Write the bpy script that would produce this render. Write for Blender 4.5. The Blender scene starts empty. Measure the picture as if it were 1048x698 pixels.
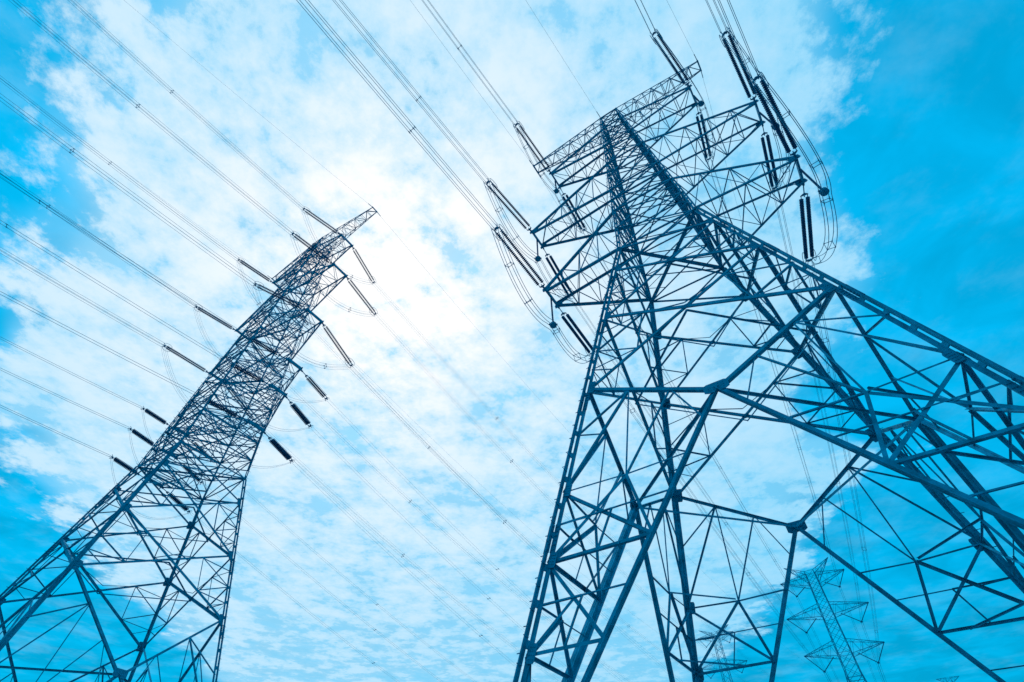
import bpy, math, random
from mathutils import Vector, Matrix
random.seed(7)
SC = bpy.context.scene
COL = SC.collection

# ------------------------------------------------------------------ camera
F_PX, PITCH, ROLL = 512.39, 0.85374, 0.013994
cd = bpy.data.cameras.new('camera'); cam = bpy.data.objects.new('camera', cd); COL.objects.link(cam)
cd.sensor_fit = 'HORIZONTAL'; cd.sensor_width = 36.0; cd.lens = 36.0 * F_PX / 1048.0
cd.clip_start = 0.05; cd.clip_end = 9000.0
fw = Vector((0, math.cos(PITCH), math.sin(PITCH))); up0 = Vector((0, -math.sin(PITCH), math.cos(PITCH))); rt0 = Vector((1, 0, 0))
rt = math.cos(ROLL) * rt0 + math.sin(ROLL) * up0; up = -math.sin(ROLL) * rt0 + math.cos(ROLL) * up0
cam.matrix_world = Matrix(((rt.x, up.x, -fw.x, 0), (rt.y, up.y, -fw.y, 0), (rt.z, up.z, -fw.z, 1.6), (0, 0, 0, 1)))
SC.camera = cam

# ------------------------------------------------------------------ light
SUN_AZ, SUN_EL = math.radians(-23.3), math.radians(53.5)          # azimuth from +Y towards +X
sdir = Vector((math.sin(SUN_AZ) * math.cos(SUN_EL), math.cos(SUN_AZ) * math.cos(SUN_EL), math.sin(SUN_EL)))
sl = bpy.data.lights.new('sun', 'SUN'); sl.energy = 4.0; sl.angle = math.radians(0.6); sl.color = (1.0, 0.95, 0.88)
so = bpy.data.objects.new('sun', sl); COL.objects.link(so)
so.rotation_euler = sdir.to_track_quat('Z', 'Y').to_euler()
SC.view_settings.view_transform = 'Standard'; SC.view_settings.look = 'None'
SC.view_settings.exposure = 0.0; SC.view_settings.gamma = 1.0; SC.view_settings.use_curve_mapping = False

W = bpy.data.worlds.new('World'); SC.world = W; W.use_nodes = True
nt = W.node_tree; N = nt.nodes; LK = nt.links; N.clear()
def mk(t, **kw):
    n = N.new(t)
    for k, v in kw.items(): setattr(n, k, v)
    return n
def _in(n, i, v):
    if hasattr(v, 'is_output'): LK.new(v, n.inputs[i])
    else: n.inputs[i].default_value = v
def M(op, a, b=0.0, c=0.0):
    n = mk('ShaderNodeMath', operation=op)
    _in(n, 0, a); _in(n, 1, b); _in(n, 2, c); return n.outputs[0]
def VM(op, a, b=None, s=None, out=0):
    n = mk('ShaderNodeVectorMath', operation=op)
    _in(n, 0, a)
    if b is not None: _in(n, 1, b)
    if s is not None: _in(n, 3, s)
    return n.outputs[out]
def SS(x, a, b, lo=0.0, hi=1.0):
    n = mk('ShaderNodeMapRange', interpolation_type='SMOOTHSTEP')
    _in(n, 0, x); n.inputs[1].default_value = a; n.inputs[2].default_value = b; n.inputs[3].default_value = lo; n.inputs[4].default_value = hi
    return n.outputs[0]
def MIX(f, a, b, blend='MIX'):
    n = mk('ShaderNodeMix', data_type='RGBA', blend_type=blend)
    _in(n, 0, f); _in(n, 6, a); _in(n, 7, b); return n.outputs[2]
def NOISE(v, scale, detail, rough, dist=0.0, lac=2.0):
    n = mk('ShaderNodeTexNoise'); _in(n, 'Vector', v)
    n.inputs['Scale'].default_value = scale; n.inputs['Detail'].default_value = detail
    n.inputs['Roughness'].default_value = rough; n.inputs['Distortion'].default_value = dist; n.inputs['Lacunarity'].default_value = lac
    return n.outputs[0]
BG = 0.10
sky = mk('ShaderNodeTexSky', sky_type='NISHITA'); sky.sun_disc = False
sky.sun_elevation = SUN_EL; sky.sun_rotation = SUN_AZ; sky.air_density = 1.0; sky.dust_density = 0.6; sky.ozone_density = 2.0
gm = mk('ShaderNodeGamma'); LK.new(sky.outputs[0], gm.inputs[0]); gm.inputs[1].default_value = 0.25
SKY_MUL = (0.005, 3.85, 6.3, 1)
skyc0 = MIX(1.0, gm.outputs[0], SKY_MUL, 'MULTIPLY')
tc = mk('ShaderNodeTexCoord'); D = VM('NORMALIZE', tc.outputs['Generated'])
sx = mk('ShaderNodeSeparateXYZ'); LK.new(D, sx.inputs[0]); dx, dy, dz = sx.outputs
dzc = M('MAXIMUM', dz, 0.06)
px = M('DIVIDE', dx, dzc); py = M('DIVIDE', dy, dzc)
cx = mk('ShaderNodeCombineXYZ'); LK.new(px, cx.inputs[0]); LK.new(py, cx.inputs[1]); cx.inputs[2].default_value = 3.7
PL = cx.outputs[0]
big = NOISE(PL, 1.7, 3.0, 0.5, 0.3)
fine = NOISE(PL, 9.0, 10.0, 0.66, 0.0, 2.1)
mid = NOISE(VM('ADD', PL, (9.1, 4.2, 0.0)), 4.0, 9.0, 0.62, 0.0)
veil = M('MULTIPLY', SS(dz, 0.12, 0.62, 0.76, 1.0), SS(NOISE(PL, 4.0, 5.0, 0.55, 0.5), 0.3, 0.7, 0.86, 1.10))
skyc = VM('SCALE', skyc0, None, veil)
# how open the sky is: to the right, far left and near the horizon the deck breaks up
r1 = M('SUBTRACT', M('SUBTRACT', px, 0.42), M('MULTIPLY', py, 0.60))
r5 = M('SUBTRACT', px, 1.30)
r2 = M('SUBTRACT', M('SUBTRACT', M('MULTIPLY', px, -1.0), 0.60), M('MULTIPLY', py, 1.10))
r4 = M('SUBTRACT', M('SUBTRACT', M('MULTIPLY', px, -1.0), 1.42), M('MULTIPLY', py, 0.15))
wob = M('MULTIPLY', M('SUBTRACT', big, 0.5), 0.9)
R1 = M('MAXIMUM', SS(M('ADD', r1, wob), -0.22, 0.42), SS(M('ADD', r5, wob), -0.30, 0.40))
R2 = M('ADD', SS(M('ADD', r2, wob), -0.34, 0.24), SS(M('ADD', r4, wob), -0.20, 0.40, 0.0, 1.3))
R3 = SS(dz, 0.40, 0.16)
thr = M('ADD', M('ADD', M('MULTIPLY', R1, 0.50), M('MULTIPLY', R2, 0.28)), M('ADD', M('MULTIPLY', R3, 0.10), 0.305))
nn = M('ADD', M('MULTIPLY', fine, 0.55), M('MULTIPLY', mid, 0.45))
dens = SS(M('SUBTRACT', nn, thr), 0.0, 0.17)
thin_veil = M('MULTIPLY', M('MULTIPLY', SS(R1, 0.0, 0.35, 1.0, 0.0), SS(R2, 0.0, 0.6, 1.0, 0.0)), M('MULTIPLY', SS(dz, 0.14, 0.24), SS(dz, 0.28, 0.80, 0.80, 0.70)))
wisp = M('MULTIPLY', SS(NOISE(VM('ADD', PL, (2.3, 7.7, 1.0)), 3.4, 9.0, 0.64, 0.15), 0.46, 0.74), 0.20)
dens = M('MULTIPLY', M('MAXIMUM', M('MAXIMUM', dens, thin_veil), wisp), 0.97)
# the clouds' own brightness: forward scattering towards the sun, thicker lumps greyer
cosg = M('MAXIMUM', VM('DOT_PRODUCT', D, tuple(sdir), out=1), 0.0)
g1 = M('POWER', cosg, 2.6); g2 = M('POWER', cosg, 60.0)
lump = SS(M('ADD', M('MULTIPLY', mid, 0.5), M('MULTIPLY', fine, 0.5)), 0.38, 0.62)
gg = M('ADD', M('MULTIPLY', g1, 0.74), M("MULTIPLY", g2, 0.48))
gg = M('MULTIPLY', gg, M('ADD', M('MULTIPLY', lump, 0.60), 0.58))
K = 1.0 / BG
cl = MIX(M('MINIMUM', gg, 1.3), (0.10 * K, 0.62 * K, 0.97 * K, 1), (1.05 * K, 1.05 * K, 1.05 * K, 1))
final = MIX(dens, skyc, cl)
bg = mk('ShaderNodeBackground'); LK.new(final, bg.inputs[0]); bg.inputs[1].default_value = BG
ow = mk('ShaderNodeOutputWorld'); LK.new(bg.outputs[0], ow.inputs[0])

# ------------------------------------------------------------------ materials
def material(name, base, rough, metal=0.0, var=0.25, scale=3.0, bump=0.0):
    m = bpy.data.materials.new(name); m.use_nodes = True
    t = m.node_tree; p = t.nodes['Principled BSDF']
    p.inputs['Roughness'].default_value = rough; p.inputs['Metallic'].default_value = metal
    p.inputs['Specular IOR Level'].default_value = 0.08; p.inputs['Specular Tint'].default_value = (0.1, 0.75, 1.0, 1)
    tcn = t.nodes.new('ShaderNodeTexCoord'); nz = t.nodes.new('ShaderNodeTexNoise')
    nz.inputs['Scale'].default_value = scale; nz.inputs['Detail'].default_value = 6.0; nz.inputs['Roughness'].default_value = 0.65
    t.links.new(tcn.outputs['Object'], nz.inputs['Vector'])
    rp = t.nodes.new('ShaderNodeValToRGB')
    rp.color_ramp.elements[0].position = 0.3; rp.color_ramp.elements[1].position = 0.7
    rp.color_ramp.elements[0].color = tuple(c * (1 - var) for c in base) + (1,)
    rp.color_ramp.elements[1].color = tuple(min(1, c * (1 + var)) for c in base) + (1,)
    t.links.new(nz.outputs[0], rp.inputs[0]); t.links.new(rp.outputs[0], p.inputs['Base Color'])
    if bump:
        b = t.nodes.new('ShaderNodeBump'); b.inputs['Strength'].default_value = bump; b.inputs['Distance'].default_value = 0.02
        t.links.new(nz.outputs[0], b.inputs['Height']); t.links.new(b.outputs[0], p.inputs['Normal'])
    return m
STEEL = material('galvanised_steel', (0.002, 0.38, 0.50), 0.6, 0.0, 0.38, 2.2)
PLATE = material('gusset_steel', (0.003, 0.34, 0.46), 0.65, 0.0, 0.25, 4.0)
DISC = material('insulator_glaze', (0.003, 0.17, 0.29), 0.5, 0.0, 0.2, 6.0)
WIRE = material('weathered_aluminium', (0.006, 0.36, 0.48), 0.6, 0.0, 0.2, 1.0)
CONC = material('concrete', (0.28, 0.34, 0.36), 0.9, 0.0, 0.2, 3.0, 0.3)
GRASS = material('bounce_field', (0.10, 0.30, 0.38), 0.95, 0.0, 0.45, 0.35, 0.4)  # unseen field, colour lifted to bounce light up onto the steel's undersides

# ------------------------------------------------------------------ mesh helpers
class MB:
    def __init__(s): s.v = []; s.f = []
    def ring(s, rings, closed_ends=True):
        n = len(rings[0]); base = len(s.v)
        for r in rings: s.v.extend([tuple(p) for p in r])
        for i in range(len(rings) - 1):
            a = base + i * n
            for j in range(n):
                k = (j + 1) % n
                s.f.append((a + j, a + k, a + n + k, a + n + j))
        if closed_ends:
            s.f.append(tuple(range(base + n - 1, base - 1, -1)))
            e = base + (len(rings) - 1) * n
            s.f.append(tuple(range(e, e + n)))
    def frame(s, p, q, n):
        p = Vector(p); q = Vector(q); d = (q - p).normalized(); n = Vector(n)
        n = n - d * n.dot(d)
        if n.length < 1e-4: n = d.orthogonal()
        n.normalize(); return p, q, d, n, d.cross(n)
    def angle(s, p, q, n, w, t=None, off=0.0, flip=1):
        """rolled steel angle: one flange in the plane across n, the other pointing inwards"""
        t = t or max(0.012, w * 0.1)
        p, q, d, n, b = s.frame(p, q, n); b = b * flip
        sec = [(-w / 2, 0), (w / 2, 0), (w / 2, -t), (-w / 2 + t, -t), (-w / 2 + t, -w), (-w / 2, -w)]
        s.ring([[e + b * u + n * (v + off) for u, v in sec] for e in (p, q)])
    def corner_angle(s, p, q, u, v, w, t):
        """angle whose heel lies on p-q with flanges along u and v"""
        u = Vector(u); v = Vector(v)
        sec = [(0, 0), (w, 0), (w, t), (t, t), (t, w), (0, w)]
        s.ring([[Vector(e) + u * a + v * c for a, c in sec] for e in (p, q)])
    def bar(s, p, q, w, n=(0, 0, 1), h=None):
        h = h or w; p, q, d, n, b = s.frame(p, q, n)
        s.ring([[e + b * u * w / 2 + n * v * h / 2 for u, v in ((-1, -1), (1, -1), (1, 1), (-1, 1))] for e in (p, q)])
    def plate(s, c, n, a, la, lb, t):
        """bevel-cornered plate centred on c, normal n, long side along a"""
        n = Vector(n).normalized(); a = Vector(a); a = (a - n * a.dot(n)).normalized(); b = n.cross(a); c = Vector(c)
        k = 0.28
        o = [(1, 1 - k), (1 - k, 1), (-1 + k, 1), (-1, 1 - k), (-1, -1 + k), (-1 + k, -1), (1 - k, -1), (1, -1 + k)]
        s.ring([[c + a * x * la / 2 + b * y * lb / 2 + n * e for x, y in o] for e in (-t / 2, t / 2)])
        for x in (-0.6, -0.2, 0.2, 0.6):
            for y in (-0.5, 0.0, 0.5):
                q = c + a * x * la / 2 + b * y * lb / 2
                s.bar(q - n * (t / 2 + 0.02), q + n * (t / 2 + 0.02), 0.035, a)
    def tube(s, pts, r, k=5):
        pts = [Vector(p) for p in pts]; rings = []
        for i, p in enumerate(pts):
            d = (pts[min(i + 1, len(pts) - 1)] - pts[max(i - 1, 0)]).normalized()
            n = d.cross(Vector((0, 0, 1)))
            if n.length < 1e-3: n = d.orthogonal()
            n.normalize(); b = d.cross(n)
            rings.append([p + (n * math.cos(a) + b * math.sin(a)) * r for a in [2 * math.pi * j / k for j in range(k)]])
        s.ring(rings)
    def torus(s, c, n, R, r, seg=20, k=6):
        c = Vector(c); n = Vector(n).normalized(); u = n.orthogonal().normalized(); v = n.cross(u); base = len(s.v)
        for i in range(seg):
            a = 2 * math.pi * i / seg; e = u * math.cos(a) + v * math.sin(a)
            for j in range(k):
                t = 2 * math.pi * j / k; s.v.append(tuple(c + e * (R + r * math.cos(t)) + n * r * math.sin(t)))
        for i in range(seg):
            for j in range(k):
                a = base + i * k; b = base + ((i + 1) % seg) * k; j2 = (j + 1) % k
                s.f.append((a + j, b + j, b + j2, a + j2))
    def lathe(s, prof, axis0, d, k=10):
        """prof = [(distance along, radius)]"""
        d = Vector(d).normalized(); u = d.orthogonal().normalized(); v = d.cross(u); o = Vector(axis0)
        s.ring([[o + d * x + (u * math.cos(a) + v * math.sin(a)) * r for a in [2 * math.pi * j / k for j in range(k)]] for x, r in prof])
    def mesh(s, name):
        m = bpy.data.meshes.new(name); m.from_pydata(s.v, [], s.f); m.update(); return m
    def build(s, name, mat, parent=None, smooth=False):
        m = s.mesh(name); m.materials.append(mat)
        if smooth:
            for p in m.polygons: p.use_smooth = True
        return link(name, m, parent)
def link(name, mesh, parent=None):
    o = bpy.data.objects.new(name, mesh); COL.objects.link(o)
    if parent: o.parent = parent
    return o
def tag(o, label, cat, group=None):
    o['label'] = label; o['category'] = cat
    if group: o['group'] = group
    return o
def thing(name, label, cat, loc=(0, 0, 0), rz=0.0, group=None):
    o = bpy.data.objects.new(name, None); COL.objects.link(o); o.empty_display_size = 0.5
    o.location = loc; o.rotation_euler = (0, 0, rz)
    return tag(o, label, cat, group)

# ------------------------------------------------------------------ ground
def ground_h(x, y):
    t = max(0.0, min(1.0, (y - 70.0) / 700.0)); base = 58.0 * t * t * (3 - 2 * t) * 1.0
    return base + 0.35 * math.sin(x * 0.05) * math.sin(y * 0.043) * min(1.0, max(0.0, (math.hypot(x, y) - 90) / 60.0))
g = MB(); xs = [-2400, -1600, -1000, -600, -400, -250] + list(range(-180, 181, 15)) + [250, 400, 600, 1000, 1600, 2400]
ys = [-2400, -1600, -1000, -600, -300, -150] + list(range(-90, 481, 15)) + [560, 700, 900, 1200, 1800, 2400]
for y in ys:
    for x in xs: g.v.append((x, y, ground_h(x, y)))
for j in range(len(ys) - 1):
    for i in range(len(xs) - 1):
        a = j * len(xs) + i; g.f.append((a, a + 1, a + 1 + len(xs), a + len(xs)))
go = g.build('ground', GRASS, None, True); go['kind'] = 'structure'

# ------------------------------------------------------------------ lattice towers
SIDES = {'front': ((0, -1), (1, 0)), 'back': ((0, 1), (1, 0)), 'left': ((-1, 0), (0, 1)), 'right': ((1, 0), (0, 1))}
class Tower:
    def __init__(s, x, y, psi, H, sl, kz, top, thw, z0=0.0):
        s.x, s.y, s.psi, s.H, s.sl, s.kz, s.top, s.thw, s.z0 = x, y, psi, H, sl, kz, top, thw, z0
        s.e1 = Vector((math.cos(psi), math.sin(psi), 0)); s.e2 = Vector((-math.sin(psi), math.cos(psi), 0))
        s.kh = (H - kz) * sl
    def hw(s, z):
        if z <= s.kz: return (s.H - z) * s.sl
        return s.kh + (s.thw - s.kh) * (z - s.kz) / (s.top - s.kz)
    def fp(s, side, z, t):
        """local point on a face: t = -1..1 between its two legs"""
        (nx, ny), (tx, ty) = SIDES[side]; h = s.hw(z)
        return Vector((nx * h + tx * t * h, ny * h + ty * t * h, z))
    def cp(s, s1, s2, z):
        h = s.hw(z); return Vector((s1 * h, s2 * h, z))
    def world(s, p): return Vector((s.x, s.y, 0)) + s.e1 * p[0] + s.e2 * p[1] + Vector((0, 0, p[2]))
def nrm(side): (nx, ny), _ = SIDES[side]; return Vector((nx, ny, 0.19)).normalized()

def near_tower(T, label, Ls, Zc, kred, upper, arms, foot_z=0.25, leg_w=0.19):
    root = thing('transmission_tower', label, 'pylon', (T.x, T.y, 0), T.psi, 'near strain towers')
    # legs: two rolled angles heel to heel with a slit between them, tied by batten plates
    for s1 in (-1, 1):
        for s2 in (-1, 1):
            mb = MB(); g = 0.035; o = Vector((s1, s2, 0)).normalized()
            segs = [(foot_z, T.kz, leg_w, 0.022), (T.kz, T.top, leg_w * 0.62, 0.016)]
            for za, zb, w, t in segs:
                p, q = T.cp(s1, s2, za), T.cp(s1, s2, zb)
                gg = g if w > 0.15 else 0.025
                mb.corner_angle(p + o * gg, q + o * gg, (s1, 0, 0), (0, s2, 0), w, t)
                mb.corner_angle(p - o * gg, q - o * gg, (-s1, 0, 0), (0, -s2, 0), w, t)
            z = foot_z + 0.7
            while z < T.top - 0.5:
                c = T.cp(s1, s2, z); w = leg_w * (1.5 if z < T.kz else 0.9); d = (T.cp(s1, s2, z + 0.5) - c).normalized()
                mb.bar(c - d * 0.13, c + d * 0.13, w * 0.8, o.cross(d), 0.05); z += 1.25 if z < T.kz else 1.0
            if (s1, s2) in ((-1, -1), (1, 1)):
                z = 3.0
                while z < T.top:
                    c = T.cp(s1, s2, z); dd = Vector((s1, 0, 0)) if int(z / 0.4) % 2 else Vector((0, s2, 0))
                    mb.bar(c + dd * leg_w * 0.3, c + dd * (leg_w + 0.16), 0.025); z += 0.4
            leg = mb.build('leg', STEEL, root)
            for z in [kred[-1] - 1.2, kred[1] + 0.9, Ls[3] - 0.9, Ls[2] - 1.0, Ls[1] - 1.2]:
                sp = MB(); p, q = T.cp(s1, s2, z - 0.55), T.cp(s1, s2, z + 0.55)
                for sg in (1, -1):
                    sp.corner_angle(p + o * sg * (g - 0.022), q + o * sg * (g - 0.022), (s1 * sg, 0, 0), (0, s2 * sg, 0), leg_w * 1.08, 0.06)
                    for k in range(6):
                        e = p.lerp(q, (k + 0.5) / 6)
                        for u in (0.35, 0.75):
                            b0 = e + o * sg * g + Vector((s1 * sg * leg_w * u, 0, 0)); sp.bar(b0 - Vector((0, 0.06, 0)), b0 + Vector((0, 0.06, 0)), 0.04)
                            b0 = e + o * sg * g + Vector((0, s2 * sg * leg_w * u, 0)); sp.bar(b0 - Vector((0.06, 0, 0)), b0 + Vector((0.06, 0, 0)), 0.04)
                sp.build('splice_plate', PLATE, leg)
            ft = MB(); p = T.cp(s1, s2, 0.0)
            ft.lathe([(-0.6, 0.7), (0.05, 0.7), (0.12, 0.62), (0.32, 0.55)], (p.x, p.y, 0), (0, 0, 1), 20)
            ft.build('footing', CONC, root)
    for side in SIDES:
        n = nrm(side); RED = {}; P = lambda z, t: T.fp(side, z, t); key = [0]
        def member(nm, a, b, w, off=0.0, flip=1):
            mb = MB(); mb.angle(a, b, n, w, None, off, flip); return mb.build(nm, STEEL, root)
        def gus(c, a, la, lb, off=0.03):
            mb = MB(); mb.plate(Vector(c) + n * off, n, a, la, lb, 0.02); return mb.build('gusset_plate', PLATE, root)
        def thin(a, b, w=0.07, off=-0.02): RED.setdefault(key[0], MB()).angle(a, b, n, w * random.uniform(0.9, 1.1), 0.009, off, random.choice((1, -1)))
        # crossed panels between the waist and the K panel
        for i in range(len(Ls) - 1):
            za, zb = Ls[i], Ls[i + 1]; w = 0.135 + 0.018 * i
            member('diagonal_brace', P(za, -0.97), P(zb, 0.97), w * 1.25, 0.03)
            member('diagonal_brace', P(za, 0.97), P(zb, -0.97), w, -0.005, -1)
            ha, hb = T.hw(za), T.hw(zb); f = ha / (ha + hb); zx = za + (zb - za) * f
            gus(P(zx, 0), (1, 0, 0) if abs(n.y) > .5 else (0, 1, 0), 0.42, 0.3)
            if zb < za - 3.5:
                zm = 0.5 * (za + zb)
                def onx(z, sg):               # point on the diagonals at height z, on side sg, the one nearer that leg
                    k = (za - z) / (za - zb); h = T.hw(z); lat = ha + (-hb - ha) * k
                    return P(z, sg * abs(lat) / h)
                for sg in (-1, 1):
                    key[0] = (i, sg)
                    q1, q2 = za + (zx - za) * 0.5, zx + (zb - zx) * 0.5
                    thin(P(zm, sg), onx(q1, sg), 0.09); thin(P(zm, sg), onx(q2, sg), 0.09)
                    thin(onx(q1, sg), onx(q2, sg), 0.07)
                    e1_, e2_ = 0.5 * (za + zm), 0.5 * (zb + zm)
                    thin(P(e2_, sg), onx(q2, sg), 0.06); thin(P(e1_, sg), onx(q1, sg), 0.06)
                    thin(P(e2_, sg), onx(0.5 * (zb + q2), sg), 0.05)
                    thin(onx(q1, sg), P(zx + (q1 - zx) * 0.35, 0.0), 0.05)
        for z in Ls[1:]:
            for sg in (-1, 1): gus(P(z, sg * (1 - 0.32 / T.hw(z))), P(z - 1, sg) - P(z, sg), 0.8, 0.34)
        member('horizontal_brace', P(T.kz, -1), P(T.kz, 1), 0.16, 0.05)
        # K panel: a V from both legs to the middle of the face, then two raking legs to the feet
        zl = Ls[-1]; yv = Vector((1, 0, 0)) if abs(n.y) > .5 else Vector((0, 1, 0))
        for sg in (-1, 1):
            key[0] = ('k', sg)
            member('v_brace', P(zl, sg * 0.98), P(Zc, sg * 0.02), 0.17, 0.02, sg)
            kl = MB(); a, b = P(Zc, 0), P(foot_z + 0.6, sg * 0.99)
            kl.angle(a, b, n, 0.21, 0.022, 0.02, sg); kl.angle(a - n * 0.03, b - n * 0.03, -n, 0.21, 0.022, 0.03, sg)
            kl.build('raking_leg', STEEL, root)
            kt = lambda z: sg * 0.99 * T.hw(foot_z + .6) * (Zc - z) / (Zc - foot_z - .6) / T.hw(z)
            prev = None
            for j, z in enumerate(kred):
                if z < Zc - 0.5:
                    if j: thin(P(z, sg), P(z, kt(z)), 0.12, -0.03)
                    if prev is not None and j != 1:
                        thin(P(z, sg), P(prev, sg).lerp(P(z, kt(z)), 0.5), 0.11, -0.09)
                    if prev is not None:
                        zm = 0.5 * (z + prev)
                        thin(P(prev, sg), P(z, kt(z)), 0.12, -0.06)
                        thin(P(zm, sg), P(zm, sg * 0.5 + 0.5 * kt(zm)), 0.06); thin(P(z, sg * 0.5 + 0.5 * kt(z)), P(zm, sg * 0.5 + 0.5 * kt(zm)), 0.06)
                        thin(P(zm, sg * 0.5 + 0.5 * kt(zm)), P(zm, kt(zm)), 0.05)
                    else:
                        hl, hz_ = T.hw(zl), lambda q: T.hw(q)
                        vt = lambda q: sg * 0.98 * hl * (q - Zc) / (zl - Zc) / T.hw(q)
                        z1, z2 = zl + (Zc - zl) * 0.36, zl + (Zc - zl) * 0.68
                        zn = kred[1]; Q = P(z - 0.15, 0.6 * sg); zq = 0.5 * (zl + z); zv = 0.5 * (z + Zc)
                        thin(Q, P(zn, sg), 0.15, -0.05); thin(Q, P(zn, kt(zn)), 0.13, -0.02); thin(Q, P(z, sg), 0.07); thin(Q, P(z - 0.1, kt(z)), 0.07)
                        thin(P(z, sg), P(z1, vt(z1)), 0.1); thin(P(zq, sg), P(z1, vt(z1)), 0.08); thin(P(z1, vt(z1)), Q, 0.07)
                        thin(P(z2, vt(z2)), Q, 0.08); thin(P(z2, vt(z2)), P(zv, kt(zv)), 0.06); thin(P(0.5 * (z + zn), sg), Q.lerp(P(zn, sg), 0.5), 0.06)
                    gus(P(z, sg * (1 - 0.25 / T.hw(z))), P(z - 1, sg) - P(z, sg), 0.6, 0.3)
                    prev = z
        gus(P(Zc, 0), yv, 1.0, 0.55, 0.06)
        # waist upwards: close crossed lattice
        ub = MB()
        for i in range(len(upper) - 1):
            za, zb = upper[i], upper[i + 1]
            ub.angle(P(za, -1), P(zb, 1), n, 0.13, 0.014, 0.02); ub.angle(P(za, 1), P(zb, -1), n, 0.11, 0.012, -0.004, -1)
            ub.angle(P(zb, -1), P(zb, 1), n, 0.17 if i % 2 else 0.1, 0.014, 0.04)
            if zb - za > 2.4 and i < 6:
                zm = 0.5 * (za + zb)
                for sg in (-1, 1):
                    ub.angle(P(zm, sg), P(zm - .25 * (zb - za), sg * .5), n, 0.06, 0.008, -.02); ub.angle(P(zm, sg), P(zm + .25 * (zb - za), sg * .5), n, 0.06, 0.008, -.02)
        ub.build('body_lattice', STEEL, root)
        for r_ in RED.values(): r_.build('redundant_lattice', STEEL, root)
    # plan bracing
    def plan(members):
        pb = MB()
        for a, b, w, off in members: pb.angle(a, b, (0, 0, 1), w, None, off)
        pb.build('plan_brace', STEEL, root)
    def cross(z, w): plan([(T.cp(-1, -1, z), T.cp(1, 1, z), w, .03), (T.cp(-1, 1, z), T.cp(1, -1, z), w, -.03)])
    cross(T.kz - 0.05, 0.14)
    for z, w in [(Zc, 0.12)] + [(0.5 * (a + b), 0.09) for a, b in zip(Ls[1:], Ls[2:])]:
        m4 = [T.fp(k, z, 0) for k in ('front', 'right', 'back', 'left')]
        plan([(m4[i], m4[(i + 1) % 4], w, 0.01 * i) for i in range(4)])
    for z in kred[:2]:
        for s1 in (-1, 1):
            for s2 in (-1, 1):
                plan([(T.fp('front' if s2 < 0 else 'back', z, s1 * 0.62), T.fp('right' if s1 > 0 else 'left', z, s2 * 0.62), 0.08, 0)])
    for a in arms:
        for z in (a['lo'], a['hi']): cross(z, 0.08)
    # arms
    for a in arms:
        for s1 in (-1, 1): crossarm(T, root, s1, a)
    return root

def crossarm(T, root, s1, a):
    mb = MB(); L, z, hwt, wc = a['L'], a['z'], a['hwt'], a.get('wc', 0.2); n = a.get('n', 4); dz = a.get('dz', 0.18)
    U = {}; B = {}
    for s2 in (-1, 1):
        u0, u1 = T.cp(s1, s2, a['hi']), Vector((s1 * L, s2 * hwt, z + dz)); b0, b1 = T.cp(s1, s2, a['lo']), Vector((s1 * L, s2 * hwt, z - dz))
        U[s2] = (u0, u1); B[s2] = (b0, b1)
        mb.angle(u0, u1, (0, s2, 0), wc, None, 0.02); mb.angle(b0, b1, (0, s2, 0), wc, None, 0.02)
        for k in range(n):
            f0, f1 = k / n, (k + 1) / n; um, bm = u0.lerp(u1, f1), b0.lerp(b1, f1)
            if k < n - 1: mb.angle(um, bm, (0, s2, 0), 0.065, 0.008, -0.01)
            if k % 2: mb.angle(u0.lerp(u1, f0), bm, (0, s2, 0), 0.065, 0.008, -0.02)
            else: mb.angle(b0.lerp(b1, f0), um, (0, s2, 0), 0.065, 0.008, -0.02)
    for S, nn in ((U, (0, 0, 1)), (B, (0, 0, -1))):
        for k in range(n):
            f0, f1 = k / n, (k + 1) / n; l = 1 if k % 2 else -1
            mb.angle(S[l][0].lerp(S[l][1], f0), S[-l][0].lerp(S[-l][1], f1), nn, 0.065, 0.008, -0.02)
            mb.angle(S[1][0].lerp(S[1][1], f1), S[-1][0].lerp(S[-1][1], f1), nn, 0.065, 0.008, -0.035)
    mb.bar((s1 * L, -hwt - 0.12, z), (s1 * L, hwt + 0.12, z), 0.14, (0, 0, 1), 2 * dz)
    arm = mb.build('crossarm', STEEL, root)
    if not a.get('earth'):
        for s2 in (-1, 1):
            tp = MB(); tp.plate((s1 * (L - 0.12), s2 * (hwt + 0.04), z - 0.05), (0, 1, 0), (1, 0, 0.15), 0.75, 0.5, 0.04)
            tp.build('tip_plate', PLATE, arm)
    return arm

T1 = Tower(11.761, 19.671, -0.598, 48.65, 0.1932, 33.7, 65.3, 1.0)
arms1 = [dict(z=36.54, L=10.19, lo=33.9, hi=40.0, hwt=1.0), dict(z=47.47, L=11.24, lo=44.3, hi=50.5, hwt=1.0, n=5),
         dict(z=58.5, L=8.37, lo=55.6, hi=61.0, hwt=1.0), dict(z=65.0, L=10.89, lo=63.0, hi=65.25, hwt=0.55, n=9, wc=0.09, dz=0.08, earth=True)]
near_tower(T1, 'large dark steel lattice tower in the right foreground with broad splayed legs', [33.7, 30.5, 24.95, 18.8], 15.45,
           [12.83, 9.9, 6.9, 3.6], [33.7, 37.0, 40.0, 42.2, 44.3, 47.4, 50.5, 53.0, 55.6, 58.3, 61.0, 63.0, 65.25], arms1)
T2 = Tower(-33.575, 45.598, -0.602, 52.169, 0.1871, 32.0, 79.0, 1.1)
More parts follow.
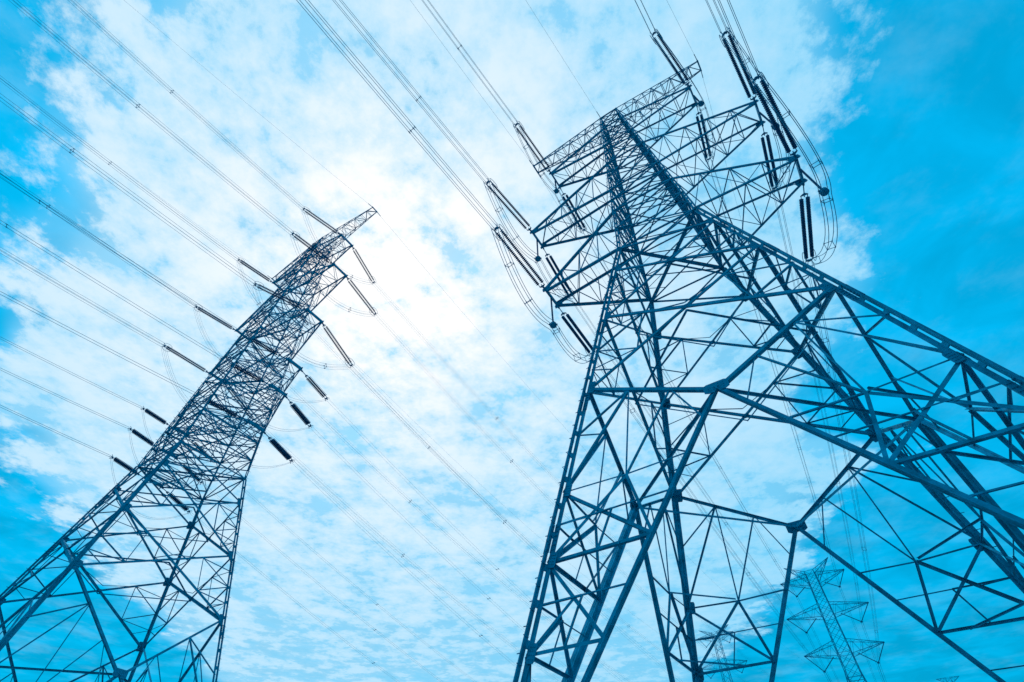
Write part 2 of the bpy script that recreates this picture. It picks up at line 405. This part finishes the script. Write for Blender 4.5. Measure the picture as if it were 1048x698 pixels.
arms2 = [dict(z=34.16, L=9.24, lo=33.0, hi=36.0, hwt=0.9, wc=0.12), dict(z=38.6, L=10.29, lo=37.4, hi=40.6, hwt=0.9, wc=0.12), dict(z=42.3, L=10.98, lo=41.2, hi=44.6, hwt=0.9, wc=0.12),
         dict(z=51.61, L=10.19, lo=49.2, hi=54.6, hwt=1.2), dict(z=61.56, L=10.96, lo=59.2, hi=64.6, hwt=1.2), dict(z=72.56, L=8.28, lo=70.3, hi=75.2, hwt=1.2),
         dict(z=78.27, L=12.78, lo=76.6, hi=78.95, hwt=0.5, n=9, wc=0.09, dz=0.08, earth=True)]
near_tower(T2, 'tall lattice tower at left tapering to a narrow top with seven pairs of arms', [32.0, 29.2, 23.75, 18.25], 12.6,
           [10.2, 7.6, 5.2, 2.8], [32.0, 34.3, 36.6, 39.0, 41.5, 44.6, 47.0, 49.2, 51.8, 54.6, 57.0, 59.2, 61.8, 64.6, 67.4, 70.3, 72.7, 75.2, 77.0, 78.95], arms2, 0.25, 0.165)

# ------------------------------------------------------------------ insulators, wires
def dirv(az, el):
    az, el = math.radians(az), math.radians(el); return Vector((math.sin(az) * math.cos(el), math.cos(az) * math.cos(el), math.sin(el)))
def local_axes(v):
    h = v.cross(Vector((0, 0, 1))).normalized(); return h, h.cross(v).normalized()
_disc_cache = {}
def disc_mesh(n, pitch, r):
    key = (n, pitch, r)
    if key not in _disc_cache:
        mb = MB(); prof = []
        for i in range(n):
            x = i * pitch
            prof += [(x, 0.06), (x + pitch * 0.25, 0.085), (x + pitch * 0.36, r), (x + pitch * 0.58, r * 0.95), (x + pitch * 0.72, 0.06)]
        mb.lathe(prof, (0, 0, 0), (1, 0, 0), 10)
        m = mb.mesh('disc_string'); m.materials.append(DISC); _disc_cache[key] = m
    return _disc_cache[key]
def strain_string(tip, az, el, L, label, group, gap=0.44, ndisc=37, pitch=0.152, r=0.155, ring=True):
    """two rows of discs between yoke plates, from an arm tip out to the wires"""
    v = dirv(az, el); h, u = local_axes(v)
    root = thing('insulator_string', label, 'insulator', tip, 0, group)
    body = ndisc * pitch; lead = max(0.5, L - body - 0.45)
    lk = MB(); lk.bar((0, 0, 0), v * (lead - 0.1), 0.06, u); lk.bar(v * 0.1, v * 0.35, 0.13, u); lk.build('link', PLATE, root)
    R = Matrix((v, h, u)).transposed().to_4x4()
    for e in (lead - 0.1, lead + body + 0.1):
        yk = MB(); sgn = 1 if e > lead else -1; y0 = e + sgn * 0.12
        A_, B_, C_ = v * y0 + h * (gap / 2 + .05), v * y0 - h * (gap / 2 + .05), v * (y0 + sgn * 0.2)
        yk.ring([[q + u * t_ for q in (A_, A_ + v * sgn * .06, C_ + h * .05, C_ - h * .05, B_ + v * sgn * .06, B_)] for t_ in (-.02, .02)])
        for sg in (-1, 1): yk.bar(v * (e - sgn * .14) + h * sg * gap / 2, v * (y0 + sgn * .03) + h * sg * gap / 2, 0.045, u)
        yk.build('yoke_plate', PLATE, root)
    for sg in (-1, 1):
        o = link('disc_string', disc_mesh(ndisc, pitch, r), root); o.matrix_local = Matrix.Translation(v * lead + h * sg * gap / 2) @ R
    if ring:
        gr = MB()
        for sg in (-1, 1):
            c = v * (lead + body - 0.1) + h * sg * (gap / 2 + 0.16)
            pts = [c + v * (math.cos(a) * 0.55) + u * (math.sin(a) * 0.33) for a in [2 * math.pi * i / 18 for i in range(19)]]
            gr.tube(pts, 0.022, 5)
        gr.build('grading_ring', PLATE, root)
    ed = MB(); e = v * (lead + body + 0.15)
    for sg in (-1, 1):
        for s3 in (-1, 1): ed.bar(e + h * sg * 0.1, e + v * 0.35 + h * sg * 0.2 + u * s3 * 0.18, 0.04, u)
    ed.build('strain_clamps', PLATE, root)
    return tip + v * L
def strand_paths(path, offs):
    out = []
    for i, (a, b) in enumerate(offs):
        pts = []
        for j, p in enumerate(path):
            d = (path[min(j + 1, len(path) - 1)] - path[max(j - 1, 0)]).normalized(); h = Vector((d.x, d.y, 0))
            h = Vector((d.y, -d.x, 0)).normalized() if h.length > 0.02 else Vector((1, 0, 0)); w = h.cross(d)
            pts.append(p + h * a + w * b)
        out.append(pts)
    return out
QUAD = [(-0.22, -0.22), (0.22, -0.22), (0.22, 0.22), (-0.22, 0.22)]; TWIN = [(-0.2, 0.0), (0.2, 0.0)]
def bundle(name, path, offs, r, label, group, spac=26.0, cat='wires', first=9.0):
    root = thing(name, label, cat, path[0], 0, group); o = path[0]; P = [p - o for p in path]
    S = strand_paths(P, offs)
    for pts in S:
        mb = MB(); mb.tube(pts, r, 5); mb.build('conductor', WIRE, root, True)
    if spac:
        acc = 0.0; nxt = first
        for j in range(1, len(P)):
            acc += (P[j] - P[j - 1]).length
            if acc >= nxt and j < len(P) - 1:
                sp = MB(); q = [s[j] for s in S]
                for i in range(len(q)):
                    if len(q) > 2 or i == 0: sp.bar(q[i], q[(i + 1) % len(q)], 0.03)
                for e in q: sp.bar(e - (P[j] - P[j - 1]).normalized() * 0.12, e + (P[j] - P[j - 1]).normalized() * 0.09, 0.05)
                sp.build('spacer', PLATE, root); nxt += spac * random.uniform(0.9, 1.1)
    return root
def span(E, az, m, k, length, n=60):
    h = Vector((math.sin(math.radians(az)), math.cos(math.radians(az)), 0))
    return [E + h * s + Vector((0, 0, m * s + k * s * s)) for s in [length * (i / n) ** 1.15 for i in range(n + 1)]]
def hang(a, b, sag, n=20):
    return [a.lerp(b, i / n) - Vector((0, 0, 4 * sag * (i / n) * (1 - i / n))) for i in range(n + 1)]

LV1 = {1: 'top', 2: 'middle', 3: 'lowest'}
LV2 = {1: 'highest', 2: 'second highest', 3: 'third highest', 4: 'third lowest', 5: 'second lowest', 6: 'lowest'}
SD = {-1: 'left', 1: 'right'}
A1 = {1: arms1[2], 2: arms1[1], 3: arms1[0]}
A2 = {1: arms2[5], 2: arms2[4], 3: arms2[3], 4: arms2[2], 5: arms2[1], 6: arms2[0]}
def tipw(T, a, sd, s2, dz=-0.1): return T.world((sd * a['L'], s2 * a['hwt'], a['z'] + dz))

# right tower: (side, level, az, el [, wire az, wire slope])
t1_to = [(-1, 1, 218.5, 8.0, 219.4, .088), (-1, 2, 222.5, 7.8, 219.9, .088), (-1, 3, 219.4, 10.6, 219.5, .089), (1, 1, 224.2, 0.4, 216.7, .086), (1, 2, 219.5, -3.5, 218.3, .086), (1, 3, 221.5, 0.7, 217.5, .085)]
t1_aw = [(1, 1, 28.4, 10.8), (1, 2, 30.6, 6.7), (1, 3, 25.5, 0.8), (-1, 1, 30.2, 9.8), (-1, 2, 28.9, 2.4), (-1, 3, 32.0, 5.9)]
t2_to = [(-1, 1, 238.5, 15.7, 229.4, .187), (-1, 2, 236.7, 11.3, 230.9, .184), (-1, 3, 230.0, 8.8, 234.0, .165), (1, 1, 235.1, 11.3, 226.2, .192), (1, 2, 232.9, 13.3, 227.9, .188), (1, 3, 238.6, 4.6, 230.0, .185),
         (-1, 4, 237.6, 16.8, 236.3, .144), (-1, 5, 238.2, 19, 237.2, .134), (-1, 6, 238.9, 18, 236.3, .141), (1, 4, 236, 9, 232.3, .174), (1, 5, 236, 9, 233.0, .172), (1, 6, 237, 10, 236.2, .146)]
t2_aw = [(1, 1, 31.2, -23.0), (1, 2, 35.9, -17.7), (1, 3, 34.2, -23.0), (1, 4, 36.4, -16.9), (1, 5, 29.0, -14), (1, 6, 29.3, -11.0), (-1, 1, 34, -21), (-1, 2, 35, -19), (-1, 3, 34, -21), (-1, 4, 33, -15), (-1, 5, 32, -14), (-1, 6, 31, -13)]

# far towers first, their hanging points are wanted by the wires
def far_tower(T, label, waist, whw, arms, horns, group, vs=True):
    zb = T.z0; root = thing('transmission_tower', label, 'pylon', (T.x, T.y, zb), T.psi, group); pts = {}
    top = T.top
    def hw(z): return T.thw + (whw - T.thw) * (top - z) / (top - waist) if z >= waist else whw + (7.0 - whw) * (waist - z) / (waist - zb)
    C = lambda s1, s2, z: Vector((s1 * hw(z), s2 * hw(z), z - zb))
    for s1 in (-1, 1):
        for s2 in (-1, 1):
            mb = MB(); mb.bar(C(s1, s2, zb), C(s1, s2, waist), 0.22, (1, 0, 0)); mb.bar(C(s1, s2, waist), C(s1, s2, top), 0.16, (1, 0, 0)); mb.build('leg', STEEL, root)
    bl = MB(); zs = [top]; z = top
    while z > zb + 2:
        z -= max(1.7, hw(z) * 1.7); zs.append(max(z, zb + 0.3))
    for i in range(len(zs) - 1):
        w = 0.075 if zs[i] > waist else 0.11
        for (a, b) in (((-1, -1), (1, -1)), ((1, -1), (1, 1)), ((1, 1), (-1, 1)), ((-1, 1), (-1, -1))):
            bl.bar(C(*a, zs[i]), C(*b, zs[i + 1]), w); bl.bar(C(*b, zs[i]), C(*a, zs[i + 1]), w)
            if zs[i] <= waist or i % 3 == 0: bl.bar(C(*a, zs[i]), C(*b, zs[i]), w)
    bl.build('body_lattice', STEEL, root)
    for li, (z, L, lo, hi) in enumerate(arms):
        for s1 in (-1, 1):
            mb = MB(); tip = Vector((s1 * L, 0, z - zb)); n = 7
            for s2 in (-1, 1):
                u0, b0 = C(s1, s2, hi), C(s1, s2, lo); te = tip + Vector((0, s2 * 0.25, 0))
                mb.bar(u0, te, 0.105); mb.bar(b0, te, 0.105)
                for k in range(n):
                    f0, f1 = k / n, (k + 1) / n
                    a_, b_ = (u0, b0) if k % 2 else (b0, u0)
                    mb.bar(a_.lerp(te, f0), b_.lerp(te, f1), 0.055)
            for k in range(n):
                f0, f1 = k / n, (k + 1) / n; l = 1 if k % 2 else -1
                for zz in (hi, lo):
                    mb.bar(C(s1, l, zz).lerp(tip, f0), C(s1, -l, zz).lerp(tip, f1), 0.05)
            mb.bar(tip - Vector((0, 0.35, 0)), tip + Vector((0, 0.35, 0)), 0.2)
            mb.build('crossarm', STEEL, root)
            if vs:
                bot = Vector((s1 * L * 0.66, 0, z - zb - 4.2)); inn = Vector((s1 * L * 0.30, 0, lo + (z - lo) * 0.2 - zb))
                vt = thing('v_insulator', f"V-shaped insulator pair under the {LV1[li + 1]} {SD[s1]} arm of {label_short(label)}", 'insulator', (T.x, T.y, zb), T.psi, 'V insulators on ' + label_short(label))
                for e in (tip, inn):
                    ins = MB(); d = bot - e; ins.lathe([(i * d.length / 40, 0.07 if i % 2 else 0.13) for i in range(41)], e, d, 6); ins.build('disc_string', DISC, vt)
                yk = MB(); yk.plate(bot, (0, 1, 0), (1, 0, 0), 0.6, 0.4, 0.06); yk.build('yoke_plate', PLATE, vt)
                pts[(s1, li + 1)] = T.world((bot.x, bot.y, bot.z + zb - 0.25))
    (hz, hL, hb) = horns
    for s1 in (-1, 1):
        mb = MB(); tip = Vector((s1 * hL, 0, hz - zb))
        for s2 in (-1, 1):
            u0, b0 = C(s1, s2, top), C(s1, s2, hb)
            mb.bar(u0, tip, 0.12); mb.bar(b0, tip, 0.12)
            for k in range(6):
                a_, b_ = (u0, b0) if k % 2 else (b0, u0)
                mb.bar(a_.lerp(tip, k / 6), b_.lerp(tip, (k + 1) / 6), 0.07)
        mb.build('earth_wire_horn', STEEL, root); pts[(s1, 0)] = T.world((tip.x, 0, hz))
    return pts
def label_short(l): return 'the nearer distant tower' if 'nearer' in l else 'the paler distant tower'

F1 = Tower(90.6, 150.7, -0.629, 0, 0, 0, 70.4, 1.25, ground_h(90.6, 150.7))
pts1 = far_tower(F1, 'nearer of the small distant towers, seen between the right tower legs', 44.0, 1.75,
                 [(68.9, 9.0, 66.2, 69.6), (59.3, 10.9, 57.8, 61.2), (49.6, 10.0, 48.0, 51.6)], (73.2, 6.5, 67.6), 'distant towers')
F2 = Tower(100.4, 265.5, -0.625, 0, 0, 0, 92.6, 1.3, ground_h(100.4, 265.5))
far_tower(F2, 'paler distant tower low in the frame behind the right tower leg', 62.0, 1.9,
          [(91.6, 8.6, 89.0, 92.4), (79.0, 11.0, 77.4, 81.0), (68.0, 10.0, 66.4, 70.0)], (95.0, 7.5, 91.0), 'distant towers', True)
c3 = cam.location if False else Vector((0, 0, 1.6))
F3 = Tower(260.3, 341.9, -0.6, 0, 0, 0, 96.2, 1.2, ground_h(260, 342))
def far3():
    root = None
    pts = far_tower(F3, 'tiny tower top just rising at the bottom right edge of the picture', 66.0, 1.9, [(84.0, 9.0, 82.0, 85.5), (74.0, 10.5, 72.0, 75.5)], (96.3, 6.0, 93.6), 'distant towers', False)
far3()

# strings and wires of the right tower
ENDS1 = {}
for sd, k, az, el, waz, wm in t1_to:
    ENDS1[('t', sd, k)] = E = strain_string(tipw(T1, A1[k], sd, -1), az, el, 6.8, f"double insulator string rising from the {LV1[k]} {SD[sd]} arm, right tower's near side", 'insulator strings on the right tower')
    bundle('conductor_bundle', span(E, waz, wm, 0.0006, 110.0), QUAD, 0.017, f"four-wire bundle rising overhead from the {LV1[k]} {SD[sd]} arm of the right tower", 'wires overhead from the right tower', 45.0)
for sd, k, az, el in t1_aw:
    ENDS1[('a', sd, k)] = E = strain_string(tipw(T1, A1[k], sd, 1), az, el, 7.5, f"double insulator string behind the {LV1[k]} {SD[sd]} arm, right tower's far side", 'insulator strings on the right tower')
    bundle('conductor_bundle', hang(E, pts1[(sd, k)], 2.2, 60), QUAD, 0.017, f"four-wire bundle from the right tower's {LV1[k]} {SD[sd]} arm to the distant tower", 'wires from the right tower to the distant tower', 50.0)
for sd in (-1, 1):
    for k in (1, 2, 3):
        a = A1[k]; tp = T1.world((sd * (a['L'] + 0.05), 0, a['z'] - 0.15)); dl = 3.4 if k > 1 else 2.6
        st = thing('jumper_support', f"short weighted rod hanging from the {LV1[k]} {SD[sd]} arm tip, right tower", 'insulator', tp, 0, 'jumper supports on the right tower')
        rb = MB(); rb.lathe([(i * dl / 40, 0.05 if i % 2 else 0.085) for i in range(41)], (0, 0, 0), (0, 0, -1), 8); rb.build('rod', DISC, st)
        wb = MB(); wb.lathe([(0, 0.1), (0.05, 0.26), (0.3, 0.28), (0.36, 0.12)], (0, 0, -dl), (0, 0, -1), 12)
        wb.bar((-0.35, 0, -dl - 0.1), (0.35, 0, -dl - 0.1), 0.1); wb.build('weight', PLATE, st)
        Wp = tp + Vector((0, 0, -dl - 0.25)); a0, a1 = ENDS1[('t', sd, k)], ENDS1[('a', sd, k)]
        path = hang(a0, Wp, 2.6, 16)[:-1] + hang(Wp, a1, 2.1, 16)
        sm = [path[0]] + [(path[i - 1] + path[i] * 2 + path[i + 1]) / 4 for i in range(1, len(path) - 1)] + [path[-1]]
        bundle('jumper_cable', sm, [(a * 1.2, b * 1.2) for a, b in QUAD], 0.022, f"slack jumper loop under the {LV1[k]} {SD[sd]} arm tip of the right tower", 'jumper loops on the right tower', 3.6, 'wires', 3.0)
def earth_wire(E, path, label):
    o = thing('earth_wire', label, 'wire', path[0], 0, 'earth wires')
    mb = MB(); mb.tube([p - path[0] for p in path], 0.011, 5); mb.build('strand', WIRE, o, True)
    cl = MB(); d = (path[1] - path[0]).normalized(); cl.bar(d * 0.1, d * 0.9, 0.07); cl.build('clamp', PLATE, o)
aE = arms1[3]
for sd in (-1, 1):
    tp = T1.world((sd * aE['L'], -aE['hwt'], aE['z'])); earth_wire(0, span(tp, 219.0, 0.08, 0.0005, 100.0), f"single thin wire rising from the {SD[sd]} end of the right tower's topmost arm")
    tp = T1.world((sd * aE['L'], aE['hwt'], aE['z'])); earth_wire(0, hang(tp, pts1[(sd, 0)], 1.5, 40), f"single wire from the right tower's topmost {SD[sd]} arm end to the distant tower")
earth_wire(0, span(T1.world((-1.0, -1.0, 65.3)), 219.0, 0.09, 0.0005, 100.0), "single thin wire rising from the peak of the right tower's body")

# strings and wires of the left tower
ENDS2 = {}
for sd, k, az, el, waz, wm in t2_to:
    big_ = k < 4
    E = strain_string(tipw(T2, A2[k], sd, -1), az, el, 6.8 if big_ else 4.6, f"insulator string reaching up-left from the left tower's {LV2[k]} {SD[sd]} arm", 'insulator strings on the left tower', 0.42 if big_ else 0.34, 37 if big_ else 19, 0.152, 0.16 if big_ else 0.20, big_)
    ENDS2[('t', sd, k)] = E
    bundle('conductor_bundle', span(E, waz, wm, 0.0006, 110.0), QUAD if big_ else TWIN, 0.017, f"wire bundle running up-left from the left tower's {LV2[k]} {SD[sd]} arm", 'wires overhead from the left tower', 45.0, 'wires', 22.0)
for sd, k, az, el in t2_aw:
    big_ = k < 4
    E = strain_string(tipw(T2, A2[k], sd, 1), az, el, 6.8 if big_ else 4.6, f"insulator string reaching down-right from the left tower's {LV2[k]} {SD[sd]} arm", 'insulator strings on the left tower', 0.42 if big_ else 0.34, 37 if big_ else 19, 0.152, 0.16 if big_ else 0.20, big_)
    ENDS2[('a', sd, k)] = E
    bundle('conductor_bundle', span(E, 41.0 if big_ else 40.0, -0.31, 0.0009, 250.0, 80), QUAD if big_ else TWIN, 0.0085, f"wire bundle falling to lower right from the left tower's {LV2[k]} {SD[sd]} arm", 'wires running away behind the left tower', 70.0, 'wires', 30.0)
    a0 = ENDS2[('t', sd, k)]
    bundle('jumper_cable', hang(a0, E, 4.6 if big_ else 3.4, 28), QUAD if big_ else TWIN, 0.011, f"slack jumper loop under the {LV2[k]} {SD[sd]} arm of the left tower", 'jumper loops on the left tower', 5.0 if big_ else None)
aE = arms2[6]
for sd in (-1, 1):
    tp = T2.world((sd * aE['L'], -aE['hwt'], aE['z'])); earth_wire(0, span(tp, 230.0, 0.17, 0.0005, 100.0), f"single wire rising from the left tower's topmost {SD[sd]} arm end")
    tp = T2.world((sd * aE['L'], aE['hwt'], aE['z'])); earth_wire(0, span(tp, 40.0, -0.28, 0.0008, 250.0), f"single wire falling away from the left tower's topmost {SD[sd]} arm end")
# wires beyond the first distant tower
for sd in (-1, 1):
    for k in (1, 2, 3):
        p = pts1[(sd, k)]; bundle('conductor_bundle', span(p, 31.0, -0.10, 0.0005, 220.0, 40), TWIN, 0.03, f"faint wires going away from the nearer distant tower's {LV1[k]} {SD[sd]} arm", 'wires beyond the distant tower', None)

# ------------------------------------------------------------------ air
hz = MB(); hz.bar((0, -2600, 67), (0, 2600, 67), 5200, (0, 0, 1), 140)
hm = bpy.data.materials.new('hazy_air'); hm.use_nodes = True; ht = hm.node_tree; ht.nodes.clear()
pv = ht.nodes.new('ShaderNodeVolumePrincipled'); pv.inputs['Color'].default_value = (0.35, 0.85, 1.0, 1); pv.inputs['Density'].default_value = 0.0034; pv.inputs['Anisotropy'].default_value = 0.3
ho = ht.nodes.new('ShaderNodeOutputMaterial'); ht.links.new(pv.outputs[0], ho.inputs['Volume'])
hb = hz.build('haze', hm); hb['kind'] = 'stuff'
